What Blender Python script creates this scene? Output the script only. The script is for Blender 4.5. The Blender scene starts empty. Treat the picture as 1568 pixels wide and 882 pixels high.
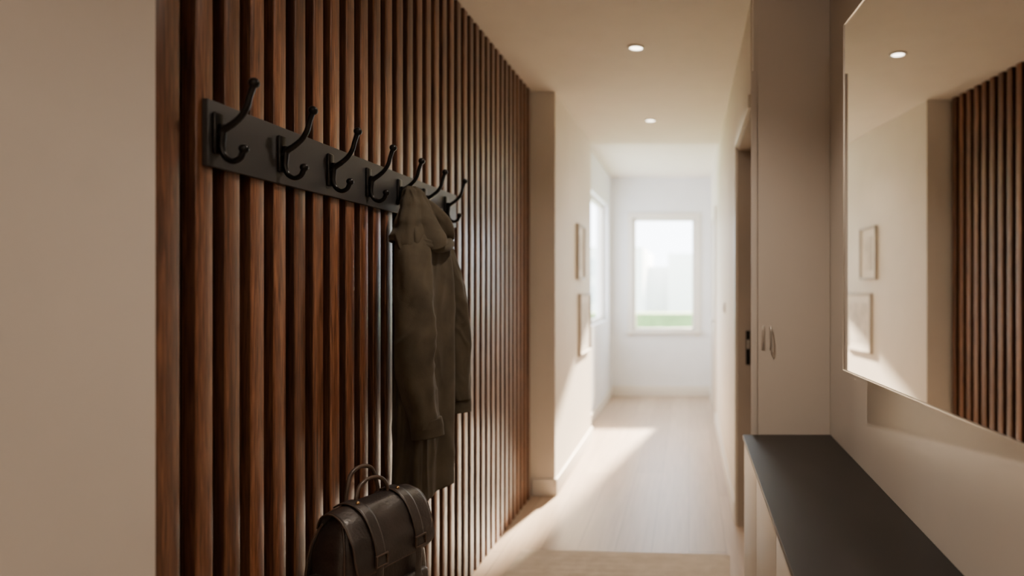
import bpy, bmesh, math, random
from mathutils import Vector, Matrix, noise
random.seed(3)
scene = bpy.context.scene
COL = scene.collection

# ------------------------------------------------------------------ materials
def new_mat(name):
    m = bpy.data.materials.new(name); m.use_nodes = True
    nt = m.node_tree; b = nt.nodes['Principled BSDF']
    return m, nt, b
def N(nt, t, **kw):
    n = nt.nodes.new(t)
    for k, v in kw.items(): setattr(n, k, v)
    return n
def L(nt, a, b): nt.links.new(a, b)
def ramp(nt, stops):
    r = N(nt, 'ShaderNodeValToRGB'); e = r.color_ramp.elements
    while len(e) < len(stops): e.new(0.5)
    for i, (p, c) in enumerate(stops):
        e[i].position = p; e[i].color = (*c, 1)
    return r
def coords(nt, scale=(1,1,1), rot=(0,0,0)):
    g = N(nt, 'ShaderNodeNewGeometry'); mp = N(nt, 'ShaderNodeMapping')
    mp.inputs['Scale'].default_value = scale; mp.inputs['Rotation'].default_value = rot
    L(nt, g.outputs['Position'], mp.inputs['Vector']); return mp.outputs['Vector']
def simple(name, col, rough=0.5, metal=0.0, bump=0.0, bscale=200, var=0.06, vscale=6, spec=0.5, stretch=(1,1,1)):
    m, nt, b = new_mat(name)
    v = coords(nt, stretch)
    n1 = N(nt, 'ShaderNodeTexNoise'); n1.inputs['Scale'].default_value = vscale; n1.inputs['Detail'].default_value = 4
    L(nt, v, n1.inputs['Vector'])
    r = ramp(nt, [(0.3, tuple(c*(1-var) for c in col)), (0.7, tuple(min(1,c*(1+var)) for c in col))])
    L(nt, n1.outputs['Fac'], r.inputs['Fac']); L(nt, r.outputs['Color'], b.inputs['Base Color'])
    b.inputs['Roughness'].default_value = rough; b.inputs['Metallic'].default_value = metal
    b.inputs['Specular IOR Level'].default_value = spec
    if bump:
        n2 = N(nt, 'ShaderNodeTexNoise'); n2.inputs['Scale'].default_value = bscale; n2.inputs['Detail'].default_value = 3
        L(nt, v, n2.inputs['Vector'])
        bp = N(nt, 'ShaderNodeBump'); bp.inputs['Strength'].default_value = bump; bp.inputs['Distance'].default_value = 0.004
        L(nt, n2.outputs['Fac'], bp.inputs['Height']); L(nt, bp.outputs['Normal'], b.inputs['Normal'])
    return m

M_wall  = simple('plaster_greige', (0.61,0.555,0.50), 0.6, bump=0.12, bscale=60, var=0.03, vscale=3)
M_wallR = simple('satin_wall', (0.61,0.55,0.485), 0.36, bump=0.10, bscale=9, var=0.03, vscale=2, stretch=(1,1,0.25))
M_cream = simple('cream_wall', (0.74,0.67,0.58), 0.6, bump=0.08, bscale=60, var=0.02)
M_white = simple('white_wall', (0.76,0.76,0.77), 0.6, bump=0.05, bscale=60, var=0.02)
M_trim  = simple('trim_white', (0.72,0.67,0.60), 0.4, var=0.01)
M_ceil  = simple('ceiling_paint', (0.76,0.69,0.61), 0.8, var=0.02)
M_jamb  = simple('door_jamb', (0.40,0.34,0.28), 0.5, var=0.03)
M_black = simple('black_metal', (0.012,0.012,0.013), 0.28, metal=0.6, var=0.1, vscale=30)
M_board = simple('charcoal_board', (0.035,0.035,0.037), 0.5, var=0.08, bump=0.05, bscale=300)
M_cabtop= simple('charcoal_laminate', (0.020,0.017,0.015), 0.5, var=0.08, vscale=4, spec=0.28)
M_cab   = simple('cabinet_front', (0.50,0.45,0.39), 0.45, var=0.02)
M_leather = simple('dark_leather', (0.030,0.023,0.021), 0.36, bump=0.25, bscale=140, var=0.35, vscale=14, spec=0.7)
M_leather2= simple('leather_edge', (0.060,0.038,0.027), 0.38, bump=0.2, bscale=160, var=0.3, vscale=20)
M_brass = simple('aged_brass', (0.5,0.33,0.16), 0.3, metal=1.0, var=0.1)
M_steel = simple('brushed_steel', (0.6,0.58,0.55), 0.3, metal=1.0, var=0.05)
M_dark  = simple('dark_matte', (0.02,0.018,0.016), 0.7, var=0.1)  # plain dark finish for cabinet plinth and coat buttons
M_grass = simple('lawn', (0.17,0.26,0.10), 0.9, var=0.3, vscale=2)
M_bldg  = simple('pale_facade', (0.86,0.86,0.85), 0.9, var=0.03)
M_bldg2 = simple('grey_windows', (0.62,0.66,0.70), 0.5, var=0.1)
M_frameD= simple('picture_frame_wood', (0.42,0.37,0.31), 0.5, var=0.1)
M_print = simple('art_print', (0.62,0.56,0.49), 0.7, var=0.25, vscale=7)
M_bench = simple('bench_oak', (0.30,0.17,0.09), 0.45, var=0.2, vscale=8, stretch=(6,1,6))

def walnut(name, dark=1.0, period=0.0838, y0=1.3395, rough=0.32, coat=0.35):
    m, nt, b = new_mat(name)
    g = N(nt, 'ShaderNodeNewGeometry'); sx = N(nt, 'ShaderNodeSeparateXYZ'); L(nt, g.outputs['Position'], sx.inputs[0])
    a = N(nt, 'ShaderNodeMath', operation='SUBTRACT'); L(nt, sx.outputs['Y'], a.inputs[0]); a.inputs[1].default_value = y0 - period*0.2
    d = N(nt, 'ShaderNodeMath', operation='DIVIDE'); L(nt, a.outputs[0], d.inputs[0]); d.inputs[1].default_value = period
    f = N(nt, 'ShaderNodeMath', operation='FLOOR'); L(nt, d.outputs[0], f.inputs[0])
    wn = N(nt, 'ShaderNodeTexWhiteNoise'); wn.noise_dimensions = '1D'; L(nt, f.outputs[0], wn.inputs['W'])
    off = N(nt, 'ShaderNodeVectorMath', operation='SCALE'); L(nt, wn.outputs['Color'], off.inputs[0]); off.inputs['Scale'].default_value = 9
    ad = N(nt, 'ShaderNodeVectorMath', operation='ADD'); L(nt, g.outputs['Position'], ad.inputs[0]); L(nt, off.outputs[0], ad.inputs[1])
    mp = N(nt, 'ShaderNodeMapping'); mp.inputs['Scale'].default_value = (50,50,2.2); L(nt, ad.outputs[0], mp.inputs['Vector'])
    n1 = N(nt, 'ShaderNodeTexNoise'); n1.inputs['Scale'].default_value = 1.3; n1.inputs['Detail'].default_value = 8; n1.inputs['Roughness'].default_value = 0.6; n1.inputs['Distortion'].default_value = 1.6
    L(nt, mp.outputs[0], n1.inputs['Vector'])
    mp2 = N(nt, 'ShaderNodeMapping'); mp2.inputs['Scale'].default_value = (260,260,9); L(nt, ad.outputs[0], mp2.inputs['Vector'])
    n2 = N(nt, 'ShaderNodeTexNoise'); n2.inputs['Scale'].default_value = 1.5; n2.inputs['Detail'].default_value = 4
    L(nt, mp2.outputs[0], n2.inputs['Vector'])
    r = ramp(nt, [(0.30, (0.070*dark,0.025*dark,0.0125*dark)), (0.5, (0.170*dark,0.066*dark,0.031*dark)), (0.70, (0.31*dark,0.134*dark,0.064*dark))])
    L(nt, n1.outputs['Fac'], r.inputs['Fac'])
    r2 = ramp(nt, [(0.36, (0.5,0.46,0.43)), (0.56, (1.08,1.08,1.08))]); L(nt, n2.outputs['Fac'], r2.inputs['Fac'])
    mx = N(nt, 'ShaderNodeMix', data_type='RGBA', blend_type='MULTIPLY'); mx.inputs[0].default_value = 1
    L(nt, r.outputs['Color'], mx.inputs[6]); L(nt, r2.outputs['Color'], mx.inputs[7])
    r3 = ramp(nt, [(0.0, (0.66,0.63,0.60)), (1.0, (1.3,1.3,1.3))]); L(nt, wn.outputs['Value'], r3.inputs['Fac'])
    mx2 = N(nt, 'ShaderNodeMix', data_type='RGBA', blend_type='MULTIPLY'); mx2.inputs[0].default_value = 1
    L(nt, mx.outputs[2], mx2.inputs[6]); L(nt, r3.outputs['Color'], mx2.inputs[7])
    L(nt, mx2.outputs[2], b.inputs['Base Color'])
    b.inputs['Roughness'].default_value = rough
    b.inputs['Coat Weight'].default_value = coat; b.inputs['Coat Roughness'].default_value = 0.22
    bp = N(nt, 'ShaderNodeBump'); bp.inputs['Strength'].default_value = 0.2; bp.inputs['Distance'].default_value = 0.0015
    L(nt, n2.outputs['Fac'], bp.inputs['Height']); L(nt, bp.outputs['Normal'], b.inputs['Normal'])
    return m
M_slat = walnut('walnut_slat')
M_slat_side = walnut('walnut_slat_shaded_side', dark=0.42, rough=0.5, coat=0.0)  # shade of the gaps put into the colour: slat sides darker than fronts
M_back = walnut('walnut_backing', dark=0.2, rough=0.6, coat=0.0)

def floor_mat():
    m, nt, b = new_mat('oak_floor')
    v = coords(nt, (1,1,1), (0,0,math.radians(90)))
    br = N(nt, 'ShaderNodeTexBrick'); br.offset = 0.37
    br.inputs['Scale'].default_value = 1; br.inputs['Brick Width'].default_value = 1.4; br.inputs['Row Height'].default_value = 0.19
    br.inputs['Mortar Size'].default_value = 0.0016; br.inputs['Bias'].default_value = 0
    br.inputs['Color1'].default_value = (0.42,0.315,0.23,1); br.inputs['Color2'].default_value = (0.50,0.385,0.285,1); br.inputs['Mortar'].default_value = (0.25,0.18,0.13,1)
    L(nt, v, br.inputs['Vector'])
    v2 = coords(nt, (30,1.5,1)); n = N(nt, 'ShaderNodeTexNoise'); n.inputs['Scale'].default_value = 1.5; n.inputs['Detail'].default_value = 5; L(nt, v2, n.inputs['Vector'])
    r = ramp(nt, [(0.3,(0.85,0.83,0.8)),(0.7,(1.05,1.05,1.05))]); L(nt, n.outputs['Fac'], r.inputs['Fac'])
    mx = N(nt, 'ShaderNodeMix', data_type='RGBA', blend_type='MULTIPLY'); mx.inputs[0].default_value = 1
    L(nt, br.outputs['Color'], mx.inputs[6]); L(nt, r.outputs['Color'], mx.inputs[7]); L(nt, mx.outputs[2], b.inputs['Base Color'])
    b.inputs['Roughness'].default_value = 0.38
    return m
M_floor = floor_mat()

def fabric(name, c1, c2, bscale=420, strength=0.5, fold=0.12, sheen=0.05):
    m, nt, b = new_mat(name)
    v = coords(nt)
    n1 = N(nt, 'ShaderNodeTexNoise'); n1.inputs['Scale'].default_value = 12; n1.inputs['Detail'].default_value = 6; L(nt, v, n1.inputs['Vector'])
    r = ramp(nt, [(0.3,c1),(0.7,c2)]); L(nt, n1.outputs['Fac'], r.inputs['Fac']); L(nt, r.outputs['Color'], b.inputs['Base Color'])
    n2 = N(nt, 'ShaderNodeTexNoise'); n2.inputs['Scale'].default_value = bscale; n2.inputs['Detail'].default_value = 3; L(nt, v, n2.inputs['Vector'])
    n3 = N(nt, 'ShaderNodeTexNoise'); n3.inputs['Scale'].default_value = 22; n3.inputs['Detail'].default_value = 3; n3.inputs['Distortion'].default_value=0.8; L(nt, v, n3.inputs['Vector'])
    bp = N(nt, 'ShaderNodeBump'); bp.inputs['Strength'].default_value = strength; bp.inputs['Distance'].default_value = 0.0012; L(nt, n2.outputs['Fac'], bp.inputs['Height'])
    bp2 = N(nt, 'ShaderNodeBump'); bp2.inputs['Strength'].default_value = fold; bp2.inputs['Distance'].default_value = 0.006; L(nt, n3.outputs['Fac'], bp2.inputs['Height'])
    L(nt, bp.outputs['Normal'], bp2.inputs['Normal']); L(nt, bp2.outputs['Normal'], b.inputs['Normal'])
    b.inputs['Roughness'].default_value = 0.85
    b.inputs['Specular IOR Level'].default_value = 0.3
    b.inputs['Sheen Weight'].default_value = sheen; b.inputs['Sheen Roughness'].default_value = 0.5
    return m
M_coat = fabric('olive_canvas', (0.044,0.035,0.022), (0.074,0.059,0.038), fold=0.18)
M_coat2 = fabric('olive_lining', (0.028,0.022,0.015), (0.04,0.032,0.022))
M_rug = fabric('rug_wool', (0.52,0.43,0.32), (0.64,0.54,0.42), bscale=120, strength=1.0)

def mirror_mat():
    m, nt, b = new_mat('mirror_glass')
    b.inputs['Base Color'].default_value = (0.86,0.86,0.85,1); b.inputs['Metallic'].default_value = 1; b.inputs['Roughness'].default_value = 0.012
    return m
M_mirror = mirror_mat()
def emis(name, col, s):
    m, nt, b = new_mat(name)
    b.inputs['Emission Color'].default_value = (*col,1); b.inputs['Emission Strength'].default_value = s
    return m
M_lamp = emis('downlight_lens', (1,0.88,0.72), 9)
def pane():
    m, nt, b = new_mat('window_pane')
    t = N(nt, 'ShaderNodeBsdfTransparent'); gl = N(nt, 'ShaderNodeBsdfGlossy'); gl.inputs['Roughness'].default_value = 0.02
    mx = N(nt, 'ShaderNodeMixShader'); mx.inputs[0].default_value = 0.05
    L(nt, t.outputs[0], mx.inputs[1]); L(nt, gl.outputs[0], mx.inputs[2]); L(nt, mx.outputs[0], nt.nodes['Material Output'].inputs['Surface'])
    return m
M_pane = pane()

# ------------------------------------------------------------------ helpers
def mk(name, verts, faces, mat, parent=None, smooth=False):
    me = bpy.data.meshes.new(name); me.from_pydata([tuple(v) for v in verts], [], faces); me.update()
    ob = bpy.data.objects.new(name, me); COL.objects.link(ob)
    if mat: me.materials.append(mat)
    if smooth:
        for p in me.polygons: p.use_smooth = True
    if parent: setp(ob, parent)
    return ob
def setp(ob, parent):
    ob.parent = parent
    ob.matrix_parent_inverse = Matrix.Translation(parent.location).inverted() if parent.rotation_euler.z == 0 else (Matrix.Translation(parent.location) @ parent.rotation_euler.to_matrix().to_4x4()).inverted()
def empty(name, loc=(0,0,0)):
    e = bpy.data.objects.new(name, None); e.location = loc; e.empty_display_size = 0.1; COL.objects.link(e); return e
def boxes(name, lst, mat, parent=None, bev=0):
    bm = bmesh.new()
    for (x0,x1,y0,y1,z0,z1) in lst:
        b2 = bmesh.new(); bmesh.ops.create_cube(b2, size=1)
        for v in b2.verts:
            v.co = Vector(((x0+x1)/2+v.co.x*(x1-x0), (y0+y1)/2+v.co.y*(y1-y0), (z0+z1)/2+v.co.z*(z1-z0)))
        if bev: bmesh.ops.bevel(b2, geom=b2.edges[:], offset=bev, segments=3, affect='EDGES', profile=0.5)
        t = bpy.data.meshes.new('t'); b2.to_mesh(t); b2.free(); bm.from_mesh(t); bpy.data.meshes.remove(t)
    me = bpy.data.meshes.new(name); bm.to_mesh(me); bm.free()
    ob = bpy.data.objects.new(name, me); COL.objects.link(ob); me.materials.append(mat)
    if bev:
        for p in me.polygons: p.use_smooth = True
        try: me.set_sharp_from_angle(angle=math.radians(50))
        except Exception: pass
    if parent: setp(ob, parent)
    return ob
def box(name, x0,x1,y0,y1,z0,z1, mat, parent=None, bev=0):
    return boxes(name, [(x0,x1,y0,y1,z0,z1)], mat, parent, bev)
def cat(pts, n=8):
    P = [Vector(p) for p in pts]; out = []
    for i in range(len(P)-1):
        p0 = P[max(i-1,0)]; p1 = P[i]; p2 = P[i+1]; p3 = P[min(i+2,len(P)-1)]
        for k in range(n):
            t = k/n
            out.append(0.5*((2*p1)+(-p0+p2)*t+(2*p0-5*p1+4*p2-p3)*t*t+(-p0+3*p1-3*p2+p3)*t**3))
    out.append(P[-1]); return out
def tube(name, pts, rad, mat, parent=None, seg=12, n=8, flat=1.0, up=(0,0,1), wr=None, caps=True):
    if not isinstance(rad,(list,tuple)): rad = [rad]*len(pts)
    Q = cat([(p[0],p[1],p[2]) for p in pts], n)
    R = [v.x for v in cat([(r,0,0) for r in rad], n)]
    verts=[]; faces=[]
    T0 = (Q[1]-Q[0]).normalized(); u = Vector(up)
    if abs(T0.dot(u)) > 0.95: u = Vector((0,1,0)) if abs(T0.y)<0.9 else Vector((1,0,0))
    nrm = (u - T0*T0.dot(u)).normalized()
    for i,q in enumerate(Q):
        T = (Q[min(i+1,len(Q)-1)]-Q[max(i-1,0)]).normalized()
        nrm = (nrm - T*T.dot(nrm)).normalized(); bn = T.cross(nrm)
        for k in range(seg):
            a = 2*math.pi*k/seg
            d = nrm*math.cos(a)*flat + bn*math.sin(a)
            r = R[i]
            p = q + d*r
            if wr: p = p + d.normalized()*wr(p, a, i/(len(Q)-1))
            verts.append(p)
    for i in range(len(Q)-1):
        for k in range(seg):
            faces.append((i*seg+k, i*seg+(k+1)%seg, (i+1)*seg+(k+1)%seg, (i+1)*seg+k))
    if caps:
        faces.append(tuple(range(seg-1,-1,-1))); faces.append(tuple((len(Q)-1)*seg+k for k in range(seg)))
    return mk(name, verts, faces, mat, parent, True)
def sphere(name, c, r, mat, parent=None, sc=(1,1,1)):
    bm = bmesh.new(); bmesh.ops.create_uvsphere(bm, u_segments=20, v_segments=12, radius=r)
    for v in bm.verts: v.co = Vector((v.co.x*sc[0]+c[0], v.co.y*sc[1]+c[1], v.co.z*sc[2]+c[2]))
    me = bpy.data.meshes.new(name); bm.to_mesh(me); bm.free()
    ob = bpy.data.objects.new(name, me); COL.objects.link(ob); me.materials.append(mat)
    for p in me.polygons: p.use_smooth = True
    if parent: setp(ob, parent)
    return ob
def interp(tab, z):
    if z >= tab[0][0]: return tab[0][1:]
    for a,b in zip(tab, tab[1:]):
        if z >= b[0]:
            t = (a[0]-z)/(a[0]-b[0]); t = t*t*(3-2*t)*0.5 + t*0.5
            return tuple(x+(y-x)*t for x,y in zip(a[1:],b[1:]))
    return tab[-1][1:]
def loft(name, tab, mat, parent, disp, nz=110, na=128, p=2.0, zedge=None, solid=0.004):
    z1 = tab[0][0]; z0 = tab[-1][0]; verts=[]; faces=[]
    for i in range(nz+1):
        t = i/nz; z = z1+(z0-z1)*t
        cx,cy,rx,ry = interp(tab, z)
        for k in range(na):
            a = 2*math.pi*k/na; c=math.cos(a); s=math.sin(a)
            ex = math.copysign(abs(c)**(2/p), c); ey = math.copysign(abs(s)**(2/p), s)
            dd = disp(a, z, t)
            v = Vector((cx+ex*(rx+dd), cy+ey*(ry+dd), z))
            if zedge: v.z += zedge(a,t)
            verts.append(v)
    for i in range(nz):
        for k in range(na):
            faces.append((i*na+k, (i+1)*na+k, (i+1)*na+(k+1)%na, i*na+(k+1)%na))
    faces.append(tuple(range(na)))
    ob = mk(name, verts, faces, mat, parent, True)
    if solid:
        s = ob.modifiers.new('s','SOLIDIFY'); s.thickness = solid; s.offset = -1
    return ob

H = 2.60
# ------------------------------------------------------------------ room shell
YB = -2.8
box('floor', -1.3, 1.0, YB-0.1, 8.3, -0.1, 0.0, M_floor)
boxes('ceiling', [(-1.3,1.0,YB-0.1,5.75,H,H+0.22), (-1.3,1.0,5.75,8.3,2.68,2.82)], M_ceil)
box('wall_left', -1.2, -1.004, YB, 1.229, 0, H, M_wall)
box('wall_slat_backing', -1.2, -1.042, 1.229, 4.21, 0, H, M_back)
box('wall_pillar', -1.2,-0.863,4.21,5.75,0,H, M_cream)
HW0,HW1,HZ0,HZ1 = 6.15,7.75,0.95,2.30
boxes('wall_hall_left', [(-1.1,-0.96,5.75,HW0,0,2.68),(-1.1,-0.96,HW1,8.1,0,2.68),(-1.1,-0.96,HW0,HW1,0,HZ0),(-1.1,-0.96,HW0,HW1,HZ1,2.68)], M_white)
w3 = empty('window_3', (-1.05,6.95,1.6))
boxes('frame', [(-1.07,-1.02,HW0,HW0+.04,HZ0,HZ1),(-1.07,-1.02,HW1-.04,HW1,HZ0,HZ1),(-1.07,-1.02,HW0+.04,HW1-.04,HZ0,HZ0+.04),(-1.07,-1.02,HW0+.04,HW1-.04,HZ1-.04,HZ1)], M_trim, w3)
box('pane', -1.048,-1.042,HW0+.04,HW1-.04,HZ0+.04,HZ1-.04, M_pane, w3)
sl = [(-1.0415,-1.010,1.2315,1.2965,0.0,H)]
y = 1.3395
while y < 4.18:
    sl.append((-1.0415,-1.010,y,min(y+0.047,4.208),0.0,H)); y += 0.0838
slp = boxes('slat_panel', sl, M_slat, bev=0.0035)
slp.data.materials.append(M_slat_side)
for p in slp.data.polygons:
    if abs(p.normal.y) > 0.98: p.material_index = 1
box('wall_right', 0.60, 0.75, YB, 2.78, 0, H, M_wallR)
box('wall_return', 0.275, 0.75, 2.78, 2.86, 0, H, M_wallR)
boxes('wall_hall_right', [(0.27,0.39,3.68,8.1,0,2.68),(0.27,0.39,2.86,3.68,2.13,H)], M_cream)
box('wall_back', -1.2,0.75,YB-0.12,YB,0,H, M_wall)
WX0,WX1,WZ0,WZ1 = -0.69,0.075,0.80,2.185
boxes('wall_end', [(-1.0,WX0,8.0,8.14,0,2.68),(WX1,0.39,8.0,8.14,0,2.68),(WX0,WX1,8.0,8.14,0,WZ0),(WX0,WX1,8.0,8.14,WZ1,2.68)], M_white)
w1 = empty('window_1', ((WX0+WX1)/2,8.05,1.5))
fr = 0.035
boxes('frame', [(WX0,WX0+fr,8.03,8.09,WZ0,WZ1),(WX1-fr,WX1,8.03,8.09,WZ0,WZ1),(WX0+fr,WX1-fr,8.03,8.09,WZ0,WZ0+fr),(WX0+fr,WX1-fr,8.03,8.09,WZ1-fr,WZ1)], M_trim, w1, bev=0.004)
boxes('casing', [(WX0-0.06,WX0,7.98,8.0,WZ0-0.06,WZ1+0.06),(WX1,WX1+0.06,7.98,8.0,WZ0-0.06,WZ1+0.06),(WX0,WX1,7.98,8.0,WZ1,WZ1+0.06)], M_trim, w1)
box('sill', WX0-0.08,WX1+0.08,7.95,8.03,WZ0-0.03,WZ0, M_trim, w1, bev=0.004)
box('pane', WX0+fr,WX1-fr,8.057,8.063,WZ0+fr,WZ1-fr, M_pane, w1)
boxes('baseboard_left', [(-0.863,-0.848,4.195,5.765,0,0.11),(-1.009,-0.863,4.195,4.21,0,0.11),(-0.96,-0.863,5.75,5.765,0,0.11),(-0.96,-0.945,5.765,8.0,0,0.11)], M_trim, bev=0.003)
boxes('baseboard_right', [(0.255,0.27,3.75,6.40,0,0.11),(0.255,0.27,7.42,7.985,0,0.11)], M_trim, bev=0.003)
box('baseboard_end', -0.945,0.255,7.985,8.0,0,0.13, M_trim, bev=0.003)
boxes('trim_1', [(0.258,0.272,3.68,3.745,0,2.19),(0.258,0.272,2.86,3.68,2.13,2.19)], M_trim, bev=0.002)
box('trim_2', 0.264,0.290,2.766,2.78,0,2.26, M_wall, bev=0.003)
d1 = empty('door_1', (0.37,3.27,1.06))
box('leaf', 0.35,0.388,2.865,3.672,0.004,2.125, M_jamb, d1, bev=0.003)
boxes('jamb', [(0.273,0.35,3.655,3.6795,0,2.11),(0.273,0.35,2.865,3.6795,2.108,2.1295)], M_jamb, d1)
box('lock_plate', 0.318,0.342,3.650,3.656,0.91,1.10, M_black, d1, bev=0.002)
box('lock_bolt', 0.324,0.336,3.640,3.652,1.0,1.05, M_steel, d1)
d2 = empty('door_2', (0.26,6.9,1.05))
boxes('casing', [(0.252,0.27,6.40,6.47,0,2.14),(0.252,0.27,7.35,7.42,0,2.14),(0.252,0.27,6.47,7.35,2.07,2.14)], M_trim, d2)
box('leaf', 0.262,0.2699,6.47,7.35,0.005,2.07, M_jamb, d2)
tube('lever', [(0.262,6.56,1.0),(0.225,6.56,1.0),(0.222,6.60,1.0),(0.222,6.68,1.0)], 0.009, M_steel, d2, n=4)
d3 = empty('door_3', (0.445,2.775,1.2))
box('leaf', 0.293,0.5985,2.772,2.7799,0.003,2.55, M_wallR, d3)
boxes('pull_plate', [(0.308,0.322,2.768,2.772,1.08,1.18)], M_steel, d3, bev=0.001)
tube('pull_grip', [(0.345,2.772,1.085),(0.345,2.750,1.087),(0.345,2.746,1.13),(0.345,2.750,1.173),(0.345,2.772,1.175)], 0.0045, M_steel, d3, n=5)
sw = empty('light_switch', (0.265,4.9,1.19))
box('plate', 0.260,0.27,4.86,4.94,1.15,1.23, M_trim, sw, bev=0.003)
box('rocker', 0.256,0.261,4.88,4.92,1.165,1.215, M_white, sw, bev=0.002)
def picture(y0,y1,z0,z1):
    e = empty('picture_frame', (-0.85,(y0+y1)/2,(z0+z1)/2)); t=0.018
    X0,X1=-0.863,-0.838
    boxes('frame', [(X0,X1,y0,y0+t,z0,z1),(X0,X1,y1-t,y1,z0,z1),(X0,X1,y0+t,y1-t,z0,z0+t),(X0,X1,y0+t,y1-t,z1-t,z1)], M_frameD, e, bev=0.002)
    box('mat_board', X0,X0+0.012,y0+t,y1-t,z0+t,z1-t, M_cream, e)
    box('print', X0+0.012,X0+0.014,y0+t+0.06,y1-t-0.06,z0+t+0.06,z1-t-0.06, M_print, e)
picture(4.98,5.30,1.40,1.83)
picture(5.08,5.62,0.80,1.29)

# ------------------------------------------------------------------ exterior
box('lawn', -30,30,8.6,60,-1.2,-1.0, M_grass)
box('hedge', -8,8,20,21.5,-1.0,0.50, M_grass)
b1 = empty('apartment_building', (0,36,3))
boxes('mass', [(-12,-2.4,34,44,-1.0,3.4),(-2.4,6,38,48,-1.0,2.5),(-1.2,0.4,37,38,-1.0,3.2)], M_bldg, b1)
wins=[]
for ix in range(9):
    for iz in range(2):
        wins.append((-11.4+ix*1.0,-10.9+ix*1.0,33.95,34,0.5+iz*1.4,1.4+iz*1.4))
boxes('windows', wins, M_bldg2, b1)

# ------------------------------------------------------------------ downlights
def downlight(x,y,z,power):
    e = empty('ceiling_downlight', (x,y,z))
    verts=[];faces=[];n=32
    prof=[(0.046,0),(0.046,-0.006),(0.036,-0.008),(0.034,-0.002)]
    for r,dz in prof:
        for k in range(n):
            a=2*math.pi*k/n; verts.append((x+r*math.cos(a),y+r*math.sin(a),z+dz))
    for j in range(3):
        for k in range(n): faces.append((j*n+k,j*n+(k+1)%n,(j+1)*n+(k+1)%n,(j+1)*n+k))
    mk('trim_ring',verts,faces,M_trim,e,True)
    mk('lens',[(x+0.034*math.cos(2*math.pi*k/n),y+0.034*math.sin(2*math.pi*k/n),z-0.003) for k in range(n)],[tuple(range(n-1,-1,-1))],M_lamp,e)
    ld = bpy.data.lights.new('downlight_spot','SPOT'); ld.energy=power; ld.color=(1,0.84,0.68); ld.spot_size=math.radians(130); ld.spot_blend=0.9; ld.shadow_soft_size=0.04
    lo = bpy.data.objects.new('spot',ld); lo.location=(x,y,z-0.02); COL.objects.link(lo); setp(lo,e)
downlight(-0.277,3.42,H,22)
downlight(-0.29,4.92,H,18)
downlight(-0.20,1.95,H,66)
downlight(-0.20,0.35,H,26)
downlight(-0.20,-1.3,H,14)
ul = empty('added_uplighter', (0.25,-1.2,0))  # lamp added out of view behind the camera to brighten the near ceiling
tube('pole', [(0.25,-1.2,0.02),(0.25,-1.2,1.0),(0.25,-1.2,1.74)], 0.012, M_black, ul, n=4)
mk('base', [(0.25+0.13*math.cos(2*math.pi*k/32),-1.2+0.13*math.sin(2*math.pi*k/32),z) for z in (0,0.02) for k in range(32)],
   [(k,(k+1)%32,32+(k+1)%32,32+k) for k in range(32)]+[tuple(range(32,64)),tuple(range(31,-1,-1))], M_black, ul)
mk('bowl', [(0.25+r*math.cos(2*math.pi*k/32),-1.2+r*math.sin(2*math.pi*k/32),z) for r,z in ((0.02,1.73),(0.10,1.76),(0.16,1.80),(0.19,1.84)) for k in range(32)],
   [(j*32+k,j*32+(k+1)%32,(j+1)*32+(k+1)%32,(j+1)*32+k) for j in range(3) for k in range(32)], M_black, ul, True)
ld=bpy.data.lights.new('fill_light','AREA'); ld.shape='DISK'; ld.size=0.3; ld.energy=36; ld.color=(1,0.87,0.74)  # added warm fill aimed at the ceiling
lo=bpy.data.objects.new('fill_light',ld); lo.location=(0.25,-1.2,1.85); lo.rotation_euler=(math.pi,0,0); COL.objects.link(lo); setp(lo,ul)

# ------------------------------------------------------------------ hook rack
rack = empty('coat_rack', (-1.0,2.1,1.67))
box('board', -1.0095,-0.997,1.353,2.80,1.60,1.739, M_board, rack, bev=0.0015)
HY = [1.376+0.2155*i for i in range(7)]
BX = -0.997
for i,hy in enumerate(HY):
    box('plate_%d'%(i+1), BX,BX+0.009,hy-0.013,hy+0.013,1.626,1.716, M_black, rack, bev=0.004)
    up = [(0.006,1.668),(0.018,1.680),(0.036,1.692),(0.054,1.708),(0.066,1.728),(0.072,1.750),(0.080,1.774)]
    tube('arm_upper_%d'%(i+1), [(BX+p,hy,z) for p,z in up], [0.0085,0.0078,0.0068,0.0064,0.0062,0.0060,0.0065], M_black, rack, n=5)
    lo = [(0.016,1.690),(0.014,1.665),(0.013,1.642),(0.020,1.622),(0.036,1.613),(0.052,1.620),(0.059,1.636)]
    tube('arm_lower_%d'%(i+1), [(BX+p,hy,z) for p,z in lo], [0.0078,0.0072,0.0066,0.0064,0.0062,0.0062,0.0065], M_black, rack, n=5)
    sphere('ball_upper_%d'%(i+1), (BX+0.081,hy,1.778),0.011,M_black,rack)
    sphere('ball_lower_%d'%(i+1), (BX+0.0595,hy,1.639),0.010,M_black,rack)

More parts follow.
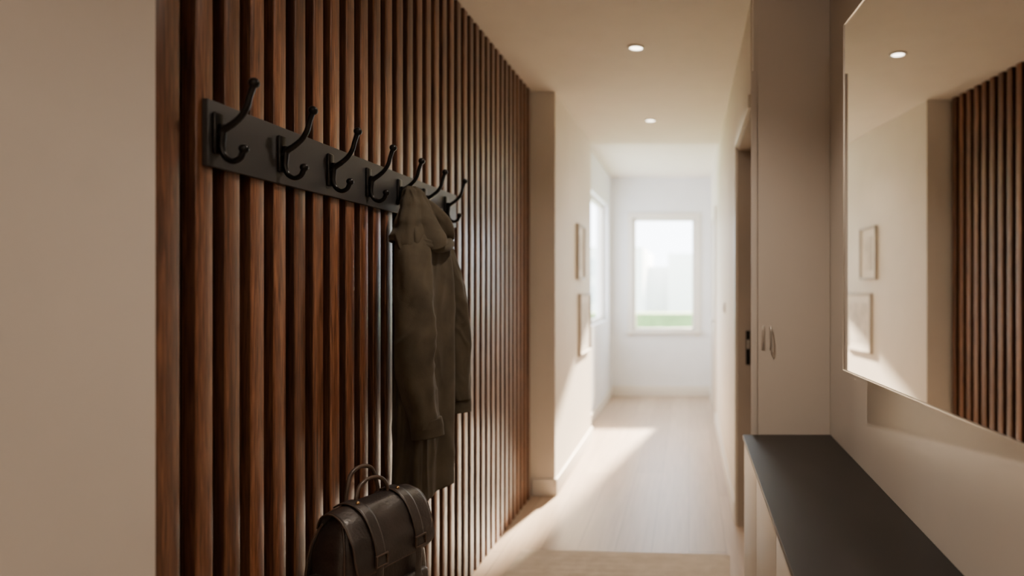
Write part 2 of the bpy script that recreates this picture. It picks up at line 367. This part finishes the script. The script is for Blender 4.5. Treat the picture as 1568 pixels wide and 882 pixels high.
# ------------------------------------------------------------------ coat
coat = empty('hooded_coat', (-0.92,2.25,1.2))
def ridge(v, k=3.0): return max(-0.1, 1-abs(noise.noise(v))*k)
def body_disp(a,z,t):
    amp = 0.004+0.015*min(1,t*1.3)
    f = math.sin(5*a+1.0+1.6*noise.noise(Vector((0,0,z*1.5))))*0.55+math.sin(9*a+0.5+2*noise.noise(Vector((3,0,z*1.2))))*0.30+math.sin(15*a+3*noise.noise(Vector((7,0,z*2))))*0.15
    w = ridge(Vector((math.cos(a)*3,math.sin(a)*3,z*5)))*0.0035
    pl = 0.006*math.exp(-((a-0.15)/0.10)**2) if a<3 else 0
    return amp*f+w+pl
body_tab = [(1.655,-0.945,2.235,0.018,0.025),(1.60,-0.932,2.235,0.045,0.07),(1.50,-0.915,2.245,0.066,0.130),(1.35,-0.905,2.25,0.068,0.150),
            (1.1,-0.905,2.25,0.066,0.152),(0.85,-0.905,2.245,0.066,0.150),(0.652,-0.905,2.238,0.067,0.150)]
loft('body', body_tab, M_coat, coat, body_disp, nz=160, na=200, p=2.5, zedge=lambda a,t: (0.008*math.sin(3*a+1)+0.006*math.cos(a))*t)
def slv_wr(seed, amp=0.007):
    def f(p,a,t):
        w = noise.noise(Vector((math.cos(a)*1.2+seed, math.sin(a)*1.2, p.z*6)))*amp*1.3
        w += ridge(Vector((math.cos(a)*0.9+seed, math.sin(a)*0.9, p.z*13+math.sin(a)*1.2)),3.2)*amp*0.5*(0.30+0.7*math.exp(-((t-0.52)/0.16)**2)+0.55*max(0,t-0.75)*3)
        return w
    return f
tube('sleeve_near', [(-0.925,2.19,1.55),(-0.905,2.145,1.48),(-0.888,2.105,1.36),(-0.872,2.082,1.20),(-0.864,2.075,1.06),(-0.845,2.082,0.95),(-0.838,2.086,0.90)],
     [0.030,0.050,0.056,0.058,0.055,0.049,0.046], M_coat, coat, seg=72, n=28, wr=slv_wr(1.0,0.010), flat=0.85)
tube('cuff_near', [(-0.840,2.085,0.925),(-0.837,2.087,0.90),(-0.834,2.088,0.868)], [0.0485,0.0490,0.0485], M_coat, coat, seg=56, n=8, wr=slv_wr(5.0,0.003), flat=0.85)
tube('sleeve_far', [(-0.915,2.31,1.55),(-0.895,2.36,1.47),(-0.875,2.395,1.33),(-0.862,2.41,1.15),(-0.858,2.41,1.02),(-0.850,2.405,0.93)],
     [0.028,0.046,0.052,0.052,0.050,0.045], M_coat, coat, seg=72, n=28, wr=slv_wr(9.0,0.010), flat=0.85)
tube('cuff_far', [(-0.852,2.405,0.94),(-0.850,2.404,0.91),(-0.848,2.403,0.885)], [0.046,0.0465,0.046], M_coat, coat, seg=56, n=8, wr=slv_wr(7.0,0.003), flat=0.85)
def hood_disp(a,z,t):
    return (0.020*math.sin(3*a+0.4+t)+0.010*math.sin(5*a+2))*t**1.2 + noise.noise(Vector((math.cos(a)*2,math.sin(a)*2,z*9)))*0.009 + ridge(Vector((math.cos(a)*1.5,math.sin(a)*1.5,z*14)))*0.004
hood_tab = [(1.690,-0.948,2.232,0.012,0.016),(1.672,-0.942,2.228,0.030,0.032),(1.62,-0.930,2.215,0.044,0.050),(1.56,-0.918,2.195,0.056,0.066),(1.50,-0.908,2.185,0.070,0.082),(1.478,-0.905,2.183,0.068,0.082)]
loft('hood', hood_tab, M_coat, coat, hood_disp, nz=80, na=160, p=2.0, solid=0.008, zedge=lambda a,t: (0.018*math.sin(2*a+0.8)+0.010*math.sin(5*a))*t**3)
tube('collar_fold', [(-0.945,2.235,1.655),(-0.915,2.27,1.625),(-0.885,2.30,1.58),(-0.868,2.315,1.535),(-0.870,2.32,1.505)], [0.022,0.040,0.046,0.042,0.022], M_coat, coat, seg=48, n=12, flat=0.75, wr=slv_wr(3.0,0.008))
tube('collar_roll', [(-0.925,2.14,1.505),(-0.865,2.15,1.487),(-0.835,2.20,1.482),(-0.832,2.26,1.495),(-0.85,2.32,1.51)], [0.012,0.018,0.019,0.017,0.012], M_coat, coat, seg=28, n=10, wr=slv_wr(4.0,0.004))
tube('hang_loop', [(-0.945,2.245,1.665),(-0.945,2.256,1.648),(-0.938,2.256,1.632),(-0.93,2.25,1.66)], 0.003, M_coat2, coat, n=6)
for j,zb in enumerate([1.40,1.27,1.14,1.01,0.88]):
    sphere('button_%d'%(j+1), (-0.830,2.285,zb),0.008,M_dark,coat,(0.4,1,1))

# ------------------------------------------------------------------ bench + backpack
bench = empty('entry_bench', (-0.84,1.7,0.2))
BZ = 0.405
box('seat', -1.003,-0.69,1.38,2.04,BZ-0.035,BZ, M_bench, bench, bev=0.004)
boxes('legs', [(-0.99,-0.95,1.40,1.44,0,BZ-0.035),(-0.74,-0.70,1.40,1.44,0,BZ-0.035),(-0.99,-0.95,1.98,2.02,0,BZ-0.035),(-0.74,-0.70,1.98,2.02,0,BZ-0.035)], M_bench, bench, bev=0.003)

bag = empty('leather_backpack', (-0.868,1.785,BZ))
bag.rotation_euler = (0,0,math.radians(-19))
def local(ob):
    ob.parent = bag; ob.matrix_parent_inverse = Matrix.Identity(4); return ob
def bag_loft():
    tab=[(0.0,0.060,0.136),(0.012,0.072,0.148),(0.06,0.080,0.154),(0.18,0.078,0.152),(0.27,0.070,0.142),(0.315,0.058,0.130),(0.343,0.040,0.112),(0.356,0.018,0.090)]
    verts=[];faces=[];na=96;p=4.0;rows=[]
    for i in range(len(tab)-1):
        for s in range(6):
            t=s/6; rows.append(tuple(tab[i][j]+(tab[i+1][j]-tab[i][j])*t for j in range(3)))
    rows.append(tab[-1])
    for z,rx,ry in rows:
        for k in range(na):
            a=2*math.pi*k/na;c=math.cos(a);s=math.sin(a)
            w = noise.noise(Vector((c*2,s*2,z*9)))*0.006
            verts.append((math.copysign(abs(c)**(2/p),c)*(rx+w),math.copysign(abs(s)**(2/p),s)*(ry+w),z))
    n=len(rows)
    for i in range(n-1):
        for k in range(na): faces.append((i*na+k,i*na+(k+1)%na,(i+1)*na+(k+1)%na,(i+1)*na+k))
    faces.append(tuple(range(na-1,-1,-1)));faces.append(tuple((n-1)*na+k for k in range(na)))
    return mk('body',verts,faces,M_leather,None,True)
local(bag_loft())
PROF=[(-0.058,0.318),(-0.042,0.346),(-0.012,0.363),(0.022,0.360),(0.052,0.340),(0.074,0.304),(0.086,0.268),(0.091,0.238),(0.093,0.212)]
PQ=[(v.x,v.y) for v in cat([(a,b,0) for a,b in PROF],8)]
def sheet(name,yc,hw,mat,off=0.0,i0=0,i1=None,th=0.004,round_end=True,nw=16,sag=0.0):
    i1 = len(PQ)-1 if i1 is None else i1
    idx=list(range(i0,i1+1)); verts=[];faces=[]
    for r,i in enumerate(idx):
        x,z=PQ[i]; a=PQ[max(i-1,0)]; b=PQ[min(i+1,len(PQ)-1)]
        tx,tz=b[0]-a[0],b[1]-a[1]; l=math.hypot(tx,tz); nx,nz_=-tz/l,tx/l
        if nx*(x)+nz_*(z-0.2)<0: nx,nz_=-nx,-nz_
        rem=len(idx)-1-r; h=hw
        if round_end:
            d=min(1,rem/8); h=hw*(0.80+0.20*math.sqrt(1-(1-d)**2)) if hw>0.05 else hw*(0.3+0.7*math.sqrt(max(0,1-(1-min(1,rem/3))**2)))
        if hw>0.05: h *= 0.88+0.12*min(1,r/30)
        for k in range(nw+1):
            u=-1+2*k/nw; o=off-sag*(abs(u)**4)+noise.noise(Vector((u*2,r*0.15,yc*9)))*0.003*(1 if hw>0.05 else 0)
            verts.append((x+nx*o,yc+u*h,z+nz_*o))
    for r in range(len(idx)-1):
        for k in range(nw): faces.append((r*(nw+1)+k,r*(nw+1)+k+1,(r+1)*(nw+1)+k+1,(r+1)*(nw+1)+k))
    ob=mk(name,verts,faces,mat,None,True); s=ob.modifiers.new('s','SOLIDIFY'); s.thickness=th; s.offset=0
    local(ob)
    rows=len(idx); W=nw+1
    border=[verts[r*W] for r in range(rows)]+[verts[(rows-1)*W+k] for k in range(1,W)]+[verts[r*W+nw] for r in range(rows-2,-1,-1)]
    return ob,border
fl,bd = sheet('flap',0,0.138,M_leather,off=0.005,sag=0.006,nw=32)
local(tube('flap_piping',bd[::3]+[bd[-1]],0.0026,M_leather2,None,n=3,seg=8))
for j,yc in enumerate((-0.070,0.070)):
    s1,b1_=sheet('strap_%d'%(j+1),yc,0.0145,M_leather,off=0.012,i0=10,i1=len(PQ)-4,nw=6)
    local(tube('strap_edge_%d'%(j+1),b1_[::3]+[b1_[-1]],0.0016,M_leather2,None,n=3,seg=6))
    ob=boxes('buckle_%d'%(j+1),[(0.102,0.108,yc-0.020,yc+0.020,0.222,0.226),(0.102,0.108,yc-0.020,yc+0.020,0.250,0.254),(0.102,0.108,yc-0.020,yc-0.016,0.226,0.250),(0.102,0.108,yc+0.016,yc+0.020,0.226,0.250)],M_leather2,bev=0.001); local(ob)
    local(tube('strap_tail_%d'%(j+1),[(0.099,yc,0.225),(0.098,yc,0.18),(0.096,yc,0.150),(0.102,yc,0.135)],0.012,M_leather,None,n=6,seg=12,flat=0.2,up=(1,0,0)))
    local(sphere('stud_%d'%(j+1),(0.024,yc,0.376),0.005,M_brass))
for j,(xo,hh) in enumerate(((-0.030,0.098),(0.004,0.070))):
    local(tube('handle_%d'%(j+1),[(xo,-0.055,0.350),(xo-0.002,-0.053,0.385),(xo-0.006,-0.036,0.350+hh*0.86),(xo-0.008,0.0,0.350+hh),(xo-0.006,0.036,0.350+hh*0.86),(xo-0.002,0.053,0.385),(xo,0.055,0.350)],0.0055,M_leather2,None,n=8,seg=12))
    for sgn in (-1,1):
        local(sphere('handle_anchor_%d_%d'%(j+1,sgn+2),(xo,0.055*sgn,0.358),0.012,M_leather,None,(1,1,0.8)))
ob=box('front_pocket',0.066,0.100,-0.115,0.115,0.020,0.150,M_leather,bev=0.014); local(ob)
ob=box('side_pocket',-0.050,0.050,-0.172,-0.136,0.030,0.215,M_leather,bev=0.014); local(ob)
local(tube('side_seam',[(0.062,-0.152,0.02),(0.064,-0.152,0.18),(0.056,-0.142,0.28),(0.033,-0.126,0.335)],0.0028,M_leather2,None,n=8,seg=8))
local(tube('side_seam_back',[(-0.062,-0.152,0.02),(-0.064,-0.152,0.18),(-0.056,-0.142,0.28),(-0.033,-0.126,0.335)],0.0028,M_leather2,None,n=8,seg=8))
ob=boxes('zip',[(-0.012,-0.006,-0.175,-0.172,0.07,0.20)],M_brass); local(ob)
ob=box('zip_pull',-0.014,-0.002,-0.180,-0.174,0.145,0.185,M_brass,bev=0.002); local(ob)
local(tube('shoulder_strap',[(-0.066,-0.08,0.32),(-0.072,-0.11,0.27),(-0.074,-0.13,0.16),(-0.070,-0.12,0.05)],0.014,M_leather,None,n=8,seg=14,flat=0.35,up=(1,0,0)))

# ------------------------------------------------------------------ cabinet
cab = empty('shoe_cabinet', (0.41,1.8,0.36))
CT=0.72
box('top', 0.228,0.5995,0.72,2.769,CT-0.018,CT, M_cabtop, cab, bev=0.0012)
box('carcass', 0.252,0.5995,0.73,2.769,0.06,CT-0.018, M_cab, cab)
box('plinth', 0.28,0.5995,0.75,2.765,0.0,0.06, M_dark, cab)
ds=[2.767,2.27,1.755,1.24,0.735]
for j in range(4):
    box('door_panel_%d'%(j+1), 0.234,0.252,ds[j+1]+0.003,ds[j]-0.003,0.065,CT-0.024, M_cab, cab, bev=0.0015)

# ------------------------------------------------------------------ mirror
mir = empty('wall_mirror', (0.55,1.6,1.69))
dl=math.radians(4); P=Vector((0.515,2.173,0)); dirv=Vector((math.sin(dl),-math.cos(dl),0)); nv=Vector((-math.cos(dl),-math.sin(dl),0))
Lm=1.19; Z0=1.35-129*2.173/1000; Z1=1.35+400*2.173/1000
def mbox(name,s0,s1,n0,n1,z0,z1,mat):
    vs=[]
    for s in (s0,s1):
        for n_ in (n0,n1):
            for z in (z0,z1): vs.append(P+dirv*s+nv*n_+Vector((0,0,z)))
    return mk(name,vs,[(0,1,3,2),(4,6,7,5),(0,4,5,1),(2,3,7,6),(0,2,6,4),(1,5,7,3)],mat,mir)
mbox('glass',0.004,Lm-0.004,-0.004,0,Z0+0.004,Z1-0.004,M_mirror)
mbox('backing',0.004,Lm-0.004,-0.012,-0.0045,Z0+0.004,Z1-0.004,M_board)
for nme,a in (('edge_far',(0,0.004,-0.012,0.003,Z0,Z1)),('edge_near',(Lm-0.004,Lm,-0.012,0.003,Z0,Z1)),('edge_bottom',(0.004,Lm-0.004,-0.012,0.003,Z0,Z0+0.004)),('edge_top',(0.004,Lm-0.004,-0.012,0.003,Z1-0.004,Z1))):
    mbox(nme,*a,M_steel)
boxes('wall_bracket',[(0.53,0.5995,2.0,2.06,Z0+0.15,Z0+0.25),(0.53,0.5995,2.0,2.06,Z1-0.25,Z1-0.15)],M_board,mir)

# ------------------------------------------------------------------ rug
vs=[];fs=[];nx_,ny_=60,70
A=Vector((-0.853,3.335,0));e1=Vector((1.0,-0.06,0)).normalized();e2=Vector((-0.06,-1.0,0)).normalized()
for j in range(ny_+1):
    for i in range(nx_+1):
        u=i/nx_;v=j/ny_
        p=A+e1*(1.06*u)+e2*(1.22*v)
        p.z=0.011+0.0015*math.sin(j*2.1)+0.001*math.sin(i*1.7)
        if i in(0,nx_) or j in (0,ny_): p.z=0.001
        vs.append(p)
for j in range(ny_):
    for i in range(nx_): fs.append((j*(nx_+1)+i,(j+1)*(nx_+1)+i,(j+1)*(nx_+1)+i+1,j*(nx_+1)+i+1))
mk('rug',vs,fs,M_rug,None,True)

# ------------------------------------------------------------------ light
w = bpy.data.worlds.new('World'); scene.world = w; w.use_nodes = True
bg = w.node_tree.nodes['Background']; bg.inputs['Color'].default_value=(0.86,0.92,1.0,1); bg.inputs['Strength'].default_value=12.5
def portal(name,loc,rot,sx,sy):
    ld=bpy.data.lights.new(name,'AREA'); ld.shape='RECTANGLE'; ld.size=sx; ld.size_y=sy; ld.cycles.is_portal=True
    o=bpy.data.objects.new(name,ld); o.location=loc; o.rotation_euler=rot; COL.objects.link(o)
portal('daylight_portal_end',((WX0+WX1)/2,8.13,(WZ0+WZ1)/2),(math.radians(-90),0,0),WX1-WX0,WZ1-WZ0)
portal('daylight_portal_hall',(-1.095,(HW0+HW1)/2,(HZ0+HZ1)/2),(0,math.radians(-90),0),HZ1-HZ0,HW1-HW0)
sd=bpy.data.lights.new('sun','SUN'); sd.energy=85; sd.angle=math.radians(3.0); sd.color=(1,0.82,0.60)
so=bpy.data.objects.new('sun',sd); COL.objects.link(so)
d=Vector((-0.197,-1.0,-0.443)); so.rotation_euler=d.to_track_quat('-Z','Y').to_euler(); so.location=(3,14,6)

# ------------------------------------------------------------------ camera
cd=bpy.data.cameras.new('camera'); cam=bpy.data.objects.new('camera',cd); COL.objects.link(cam)
cam.location=(0,0,1.35); cam.rotation_euler=(math.radians(90),0,0)
ZM,CX,CY = 1.0,784.0,441.0
cd.sensor_width=36; cd.lens=36*1000/1568*ZM; cd.shift_x=(CX-1055)*ZM/1568; cd.shift_y=(438-CY)*ZM/1568
cd.clip_start=0.02; cd.clip_end=200
cd.dof.use_dof=True; cd.dof.focus_distance=1.85; cd.dof.aperture_fstop=1.3*ZM
scene.camera=cam
